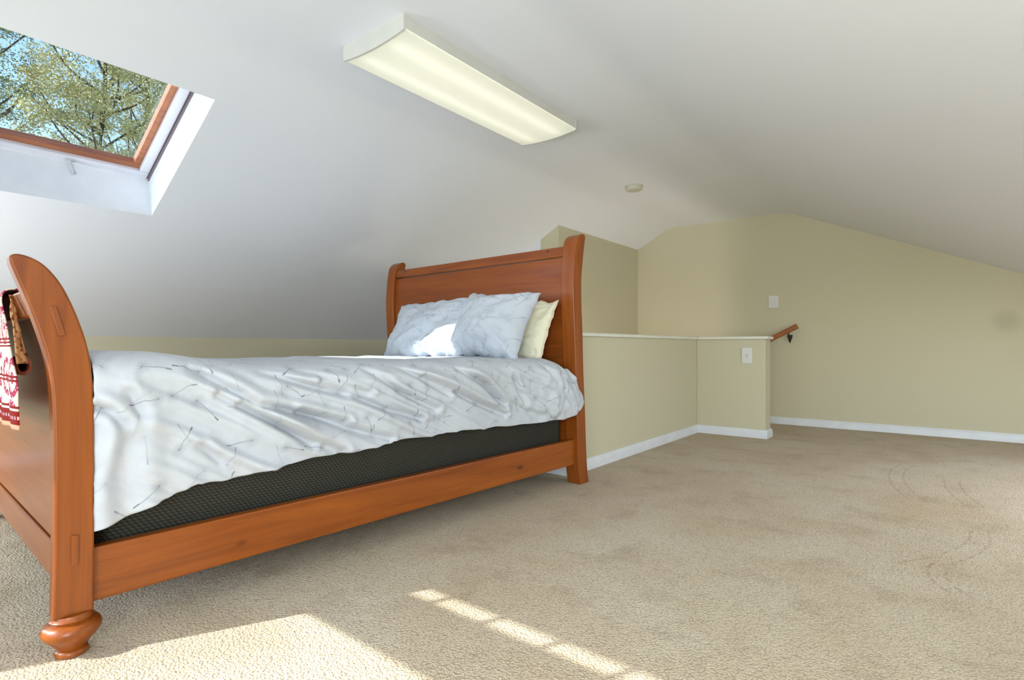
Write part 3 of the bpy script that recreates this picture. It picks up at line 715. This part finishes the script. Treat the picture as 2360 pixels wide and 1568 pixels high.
# along the cross section: v 0 far hem, .12 far edge, .12-.55 top, .55-1 near side
def duvet(a, v):
    s0 = .077
    if v < .12:                              # far side
        t = v / .12; s_ = s0 + (2.86 - s0) * a
        w = 2.2 - .05 * t; z = .62 + (top_z(s_, 2.1) - .03 - .62) * t
        return (-w, s_, z)
    if v < .55:                              # top
        t = (v - .12) / .43; s1 = .035 + (s0 - .035) * sm(.93, 1.0, t); s_ = s1 + (2.86 - s1) * a; w = 2.15 + (.14 - 2.15) * t
        return (-w, s_, top_z(s_, w) - .03 * (1 - sm(0, .08, t)) )
    zz = top_z(.08, .14) - .10 * max(0, (v - .55) / .45 - .1); s0 = .0745
    for (sa, za), (sb, zb) in zip(foot_prof[18:], foot_prof[19:]):
        if zb <= zz <= za: s0 = sa + (sb - sa) * (za - zz) / max(1e-6, za - zb) + .001
    s0 = max(s0, .0725)
    t = (v - .55) / .45                       # near side, rounding over then hanging
    s_end = 2.86
    k = sm(.15, .45, t) * (1 - sm(.8, 1.0, t) * .55)
    s_end += .055 * k
    s_ = s0 + (s_end - s0) * a
    zt = top_z(s_, .14); zh = hem(s_) + .008 * nz(s_ * 9, 1.3)
    th = min(1, t / .36) * math.pi / 2
    drop = .10; run = .145 + .02 * nz(s_ * 2.5, 5)
    if t < .36:
        w = .14 - run * math.sin(th); z = zt - drop * (1 - math.cos(th))
    else:
        q = (t - .36) / .64; w = .14 - run + .02 * q; z = zt - drop + (zh - zt + drop) * q
    d = zt - z                                # distance below the top edge
    head = sm(2.25, 2.75, s_); foot = 1 - sm(.1, .42, s_)
    # long diagonal folds sinking towards the head
    wob = .05 * nz(s_ * 1.7, d * 2.5, 2.2)
    c = d - .42 * s_ + wob
    amp = sm(.02, .12, d) * (1 - .6 * foot) * (1 - .75 * head)
    fold = .0
    for wl, am, ph in ((.165, .012, .3), (.092, .008, 1.7), (.05, .004, .9)):
        m_ = .5 + .8 * nz(s_ * 1.3 + ph * 3, c * 4, ph)
        x_ = math.sin(2 * math.pi * c / wl + ph + 1.5 * nz(s_ * .8, ph, 9)); fold += am * max(0, m_) * (1 - abs(x_) ** .8 * (1 if x_ > 0 else -1))
    w -= fold * amp * 1.5
    w += .018 * amp
    w -= grooves(s_, z) * sm(.01, .06, d) * (1 - .3 * head)
    # foot end: upright soft folds
    w -= foot * .016 * math.sin(2 * math.pi * (s_ * 8 + .6 * d) + 2 * nz(s_ * 3, d * 3)) * sm(.12, .3, d)
    # head end: crumpled bulge puffed out beside the post
    w -= head * (.075 * math.sin(math.pi * min(1, max(0, (d - .0) / .47))) + (.022 * nz(s_ * 11, d * 11, 4) + .012 * nz(s_ * 22, d * 18, 8)) * (1 - .8 * sm(2.76, 2.88, s_)))
    w -= .012 * nz(s_ * 4, d * 5, 6) * sm(.03, .15, d)
    if s_ > 2.78: w = min(w, .0 - .03 * sm(2.78, 2.88, s_))
    return (-w, s_, z)
NU, NV = 380, 200
dv = MB(); acc = {}
def duv(a, v): return (a * 2.8 * S, (v * (.4 if v < .12 else 1) + 0) * 3.1 * S)
dv.grid(duvet, NU, NV, None)
# cloth coordinates by running arc length across the section
for i in range(NU + 1):
    L = 0.0
    for j in range(NV, -1, -1):
        k = i * (NV + 1) + j
        if j < NV: L += math.dist(dv.v[k], dv.v[k + 1])
        dv.uv[k] = (dv.v[k][1] * S, -L * S)
do = dv.build('duvet', 'duvet', frame=BF, smooth=180)
md = do.modifiers.new('thickness', 'SOLIDIFY'); md.thickness = .012 * S; md.offset = 1
tag(recentre(do), 'rumpled pale grey duvet printed with dandelion seeds over the mattress', 'duvet')

# ------------------------------------------------------------------ pillows
def pillow(name, mat, label, bot, top, w0, w1, thick, seed, tilt=0, piping=False, ears=.04):
    """bot/top: (s,z) of the lower and upper edge of the middle plane; w0,w1: near and far ends"""
    b0, t0 = Vector((-(w0 + w1) / 2, bot[0], bot[1])), Vector((-(w0 + w1) / 2, top[0], top[1]))
    ctr = (b0 + t0) / 2; vv = (t0 - b0) / 2; hv = vv.length; vv.normalize(); uu = Vector((1, 0, 0)); nn = uu.cross(vv)   # nn towards the foot
    if nn.y > 0: nn = -nn
    ca, sa = math.cos(tilt), math.sin(tilt); hu = (w1 - w0) / 2
    def shape(a, b, side):
        x, y = 2 * a - 1, 2 * b - 1
        bow = 1 - ears * (1 - x * x) * 1.2; bowx = 1 - ears * (1 - y * y) * 1.0
        t = max(0, (1 - abs(x) ** 2.6)) ** .55 * max(0, (1 - abs(y) ** 2.6)) ** .55
        h = thick * t
        edge = 1 - t
        wr = .022 * nz(x * 3 + seed, y * 3, side) + .016 * abs(nz(x * 3 + seed, y * 4, side + 3)) + .005 * nz(x * 9 + seed, y * 9, side + 3)
        wr += .03 * (1 - abs(math.sin(6 * (x + .35 * y) + 2.5 * nz(x * 2 + seed, y * 2, 5)))) ** 4 * sm(.2, .9, abs(y)) * -1
        rad = math.sin(9 * math.atan2(y - .9, x - .9) + seed) * .008 + math.sin(11 * math.atan2(y + .95, x + .9) + seed) * .008
        h += (wr + rad) * (t ** .5)
        h -= .05 * (1 - y) * .5 * 0
        px_, py_ = x * hu * bowx, y * hv * bow
        px_ += .016 * nz(y * 5 + seed, 2.2) * abs(x) ** 8; py_ += .03 * nz(x * 6 + seed, 4.4) * abs(y) ** 8
        X = px_ * ca - py_ * sa; Y = px_ * sa + py_ * ca
        return ctr + uu * X + vv * Y + nn * (h * (1 if side > 0 else -1) * (1.0 if side > 0 else .5))
    m = MB(); N = 64
    for side in (1, -1):
        m.grid(lambda a, b: shape(a, b, side), N, N, lambda a, b: (a * 2 * hu * S + seed, b * 2 * hv * S))
    o = m.build(name, mat, frame=BF, smooth=180)
    bmm = bmesh.new(); bmm.from_mesh(o.data); bmesh.ops.remove_doubles(bmm, verts=bmm.verts, dist=2e-4); bmesh.ops.recalc_face_normals(bmm, faces=bmm.faces); bmm.to_mesh(o.data); bmm.free()
    if piping:
        for k, (p0, p1) in enumerate((((0, 0), (1, 0)), ((1, 0), (1, 1)), ((1, 1), (0, 1)), ((0, 1), (0, 0)))): pass
        ring = []
        for p0, p1 in (((0, 0), (1, 0)), ((1, 0), (1, 1)), ((1, 1), (0, 1)), ((0, 1), (0, 0))):
            for i in range(20): t = i / 20; ring.append(shape(p0[0] + (p1[0] - p0[0]) * t, p0[1] + (p1[1] - p0[1]) * t, 1))
        ring.append(ring[0]); q = MB().tube(ring, .006, 6); po = q.build('piping', 'piping', None, smooth=60)
        tagged = recentre(o); po.parent = tagged; 
        off = tagged.rotation_euler.to_matrix().inverted() @ (Vector(tagged.location) - Vector(BF[0]))
        for v in po.data.vertices: v.co -= off
    else: recentre(o)
    tag(o, label, 'pillow', 'pillows against the headboard')
    return o
pillow('pillow', 'cream', 'cream pillow with piped edge nearest the right bedpost', (2.66, .905), (2.835, 1.345), .13, .90, .09, 2.0, R(-3), True)
pillow('pillow', 'pillow', 'pale blue seed print pillow on the far left of the bed head', (2.50, .895), (2.73, 1.395), .72, 1.77, .13, 5.0, R(2), ears=.08)
pillow('pillow', 'pillow', 'pale blue seed print pillow leaning in front of the cream pillow', (2.40, .895), (2.64, 1.405), .12, .84, .165, 9.0, R(-3), ears=.13)

# ------------------------------------------------------------------ printed cloth over the foot rail
tw = empty('throw_cloth', (BO[0], BO[1], 0), -TH); tag(tw, 'red and cream block printed cloth hanging over the footboard', 'throw')
def draped(name, mat, path, wf, wb, parent, seed):
    pts = smoothed(path, 8); L = [0]
    for p, q in zip(pts, pts[1:]): L.append(L[-1] + math.dist(p, q))
    b = MB(); nw = 60
    def fn(i, j):
        p = pts[int(round(i * (len(pts) - 1)))]; wa = wf(p) ; w_ = wa + (wb - wa) * j
        free = 1 - sm(.85, 1.12, p[1])
        ds = .012 * free * math.sin(w_ * 22 + seed) + .004 * nz(w_ * 9, p[1] * 6, seed)
        return (-(w_ + .008 * nz(p[1] * 7, seed) * (1 - j)), p[0] - abs(ds), p[1])
    b.grid(fn, len(pts) - 1, nw, lambda i, j: ((wf(pts[int(round(i * (len(pts) - 1)))]) * (1 - j) + wb * j) * S, L[int(round(i * (len(pts) - 1)))] * S))
    o = b.build(name, mat, parent, smooth=180); md = o.modifiers.new('thickness', 'SOLIDIFY'); md.thickness = .004 * S; md.offset = 1
    return o
front = [(-.096, .735), (-.1, .85), (-.106, 1.0), (-.113, 1.09), (-.122, 1.16), (-.110, 1.189), (-.08, 1.194), (-.05, 1.190), (-.030, 1.17), (-.012, 1.08), (.008, .97)]
draped('cloth', 'towel', front, lambda p: .10 + .15 * sm(.88, 1.13, p[1]), 1.5, tw, 1.0)
# the edge is folded back on itself: a tan return that ends in a rolled hem
b = MB(); NZ_ = 24
b.grid(lambda i, j: (-(.165 + .02 * i - .03 * (1 - i) * (1 - j) + .01 * nz(i * 5, j * 3)), -.112 + .01 * (1 - i) + (.004 + .03 * (1 - i) ** .9) * j, .945 + .225 * i), NZ_, 6, lambda i, j: (j * .04, i * .2))
o = b.build('folded_return', 'towel_in', tw, smooth=180); md = o.modifiers.new('thickness', 'SOLIDIFY'); md.thickness = .004 * S
b = MB(); n_ = 18; ringv = []
for x_, r_ in ((-.16, .025), (-.55, .022), (-.55, .014), (-.16, .016)):
    ringv.append([(x_, -.080 + r_ * .85 * math.cos(2 * math.pi * k / n_), .938 + r_ * 1.25 * math.sin(2 * math.pi * k / n_)) for k in range(n_)])
b.add(sum(ringv, []), [(q * n_ + k, q * n_ + (k + 1) % n_, ((q + 1) % 4) * n_ + (k + 1) % n_, ((q + 1) % 4) * n_ + k) for q in range(4) for k in range(n_)])
b.build('rolled_hem', 'tan_hem', tw, smooth=60)

# ------------------------------------------------------------------ outside: lawn and the trees seen by the skylight
struct(MB().box(-40, 30, -40, 40, -4.3, -4.2).build('ground', 'grass'), 'lawn far below the skylight', 'ground')
def tree(x, y, zc_, rx, rz_, mat, seed, label, clusters=260, per=150):
    """trunk, limbs running out to tufts of foliage, tufts of small leaves filling an egg-shaped crown"""
    rd = random.Random(seed); g = -4.2; t = tag(empty('leafy_tree', (x, y, g)), label, 'tree', 'trees outside the skylight')
    top = zc_ + rz_ * .8 - g; tr = [(.16 * math.sin(f * 5 + seed), .16 * math.cos(f * 4 + seed) - .16, f * top) for f in [i / 12 for i in range(13)]]
    MB().tube(tr, [.17 * (1 - .9 * i / 12) for i in range(13)], 10).build('trunk', 'bark', t, smooth=50)
    cs = []
    while len(cs) < clusters:
        p = Vector((rd.uniform(-1, 1), rd.uniform(-1, 1), rd.uniform(-1, 1)))
        if .25 < p.length < 1: cs.append(Vector((p.x * rx, p.y * rx, p.z * rz_ + zc_ - g)))
    for c in cs[:46]:
        base_z = max(.5, c.z - .35 - .55 * math.hypot(c.x, c.y)); k = min(11, int(base_z / top * 12)); a = Vector(tr[k]); b2 = Vector((tr[k][0], tr[k][1], base_z)); m = (b2 + c) / 2 + Vector((rd.uniform(-.2, .2), rd.uniform(-.2, .2), -.12))
        MB().tube(smoothed([b2, m, c, c + (c - m) * .35], 4), [.035 * (1 - .85 * i / 12) for i in range(13)], 5).build('branch', 'bark', t, smooth=60)
    V, Fc = [], []
    for c in cs:
        r = .2 + .16 * rd.random()
        for i in range(per):
            q = Vector((rd.gauss(0, r * .6), rd.gauss(0, r * .6), rd.gauss(0, r * .42))) + c
            u = Vector((rd.gauss(0, 1), rd.gauss(0, 1), rd.gauss(0, 1))).normalized(); v = u.orthogonal().normalized() * (.011 + .009 * rd.random()); u *= .026 + .026 * rd.random()
            n0 = len(V); V += [tuple(q - u), tuple(q - v), tuple(q + u), tuple(q + v)]; Fc.append((n0, n0 + 1, n0 + 2, n0 + 3))
    b = MB(); b.v = V; b.f = Fc; o = b.build('foliage', mat, t); o['kind'] = 'stuff'
tree(-15.5, 0.8, 6.6, 1.5, 3.6, 'leaf', 3, 'olive green tree at the left edge of the skylight view', 150)
tree(-16.0, 4.5, 6.9, 1.65, 3.8, 'leaf', 8, 'olive green tree filling the middle of the skylight view', 215)
tree(-15.5, 8.2, 6.6, 1.5, 3.6, 'leaf2', 14, 'darker green tree at the right of the skylight view', 160)
tree(-20.0, 2.7, 8.2, 1.6, 4.6, 'leaf2', 21, 'darker tree behind the gap on the left', 150, 120)
tree(-20.0, 6.7, 8.2, 1.6, 4.6, 'leaf', 27, 'tall olive tree behind the gap on the right', 170, 120)
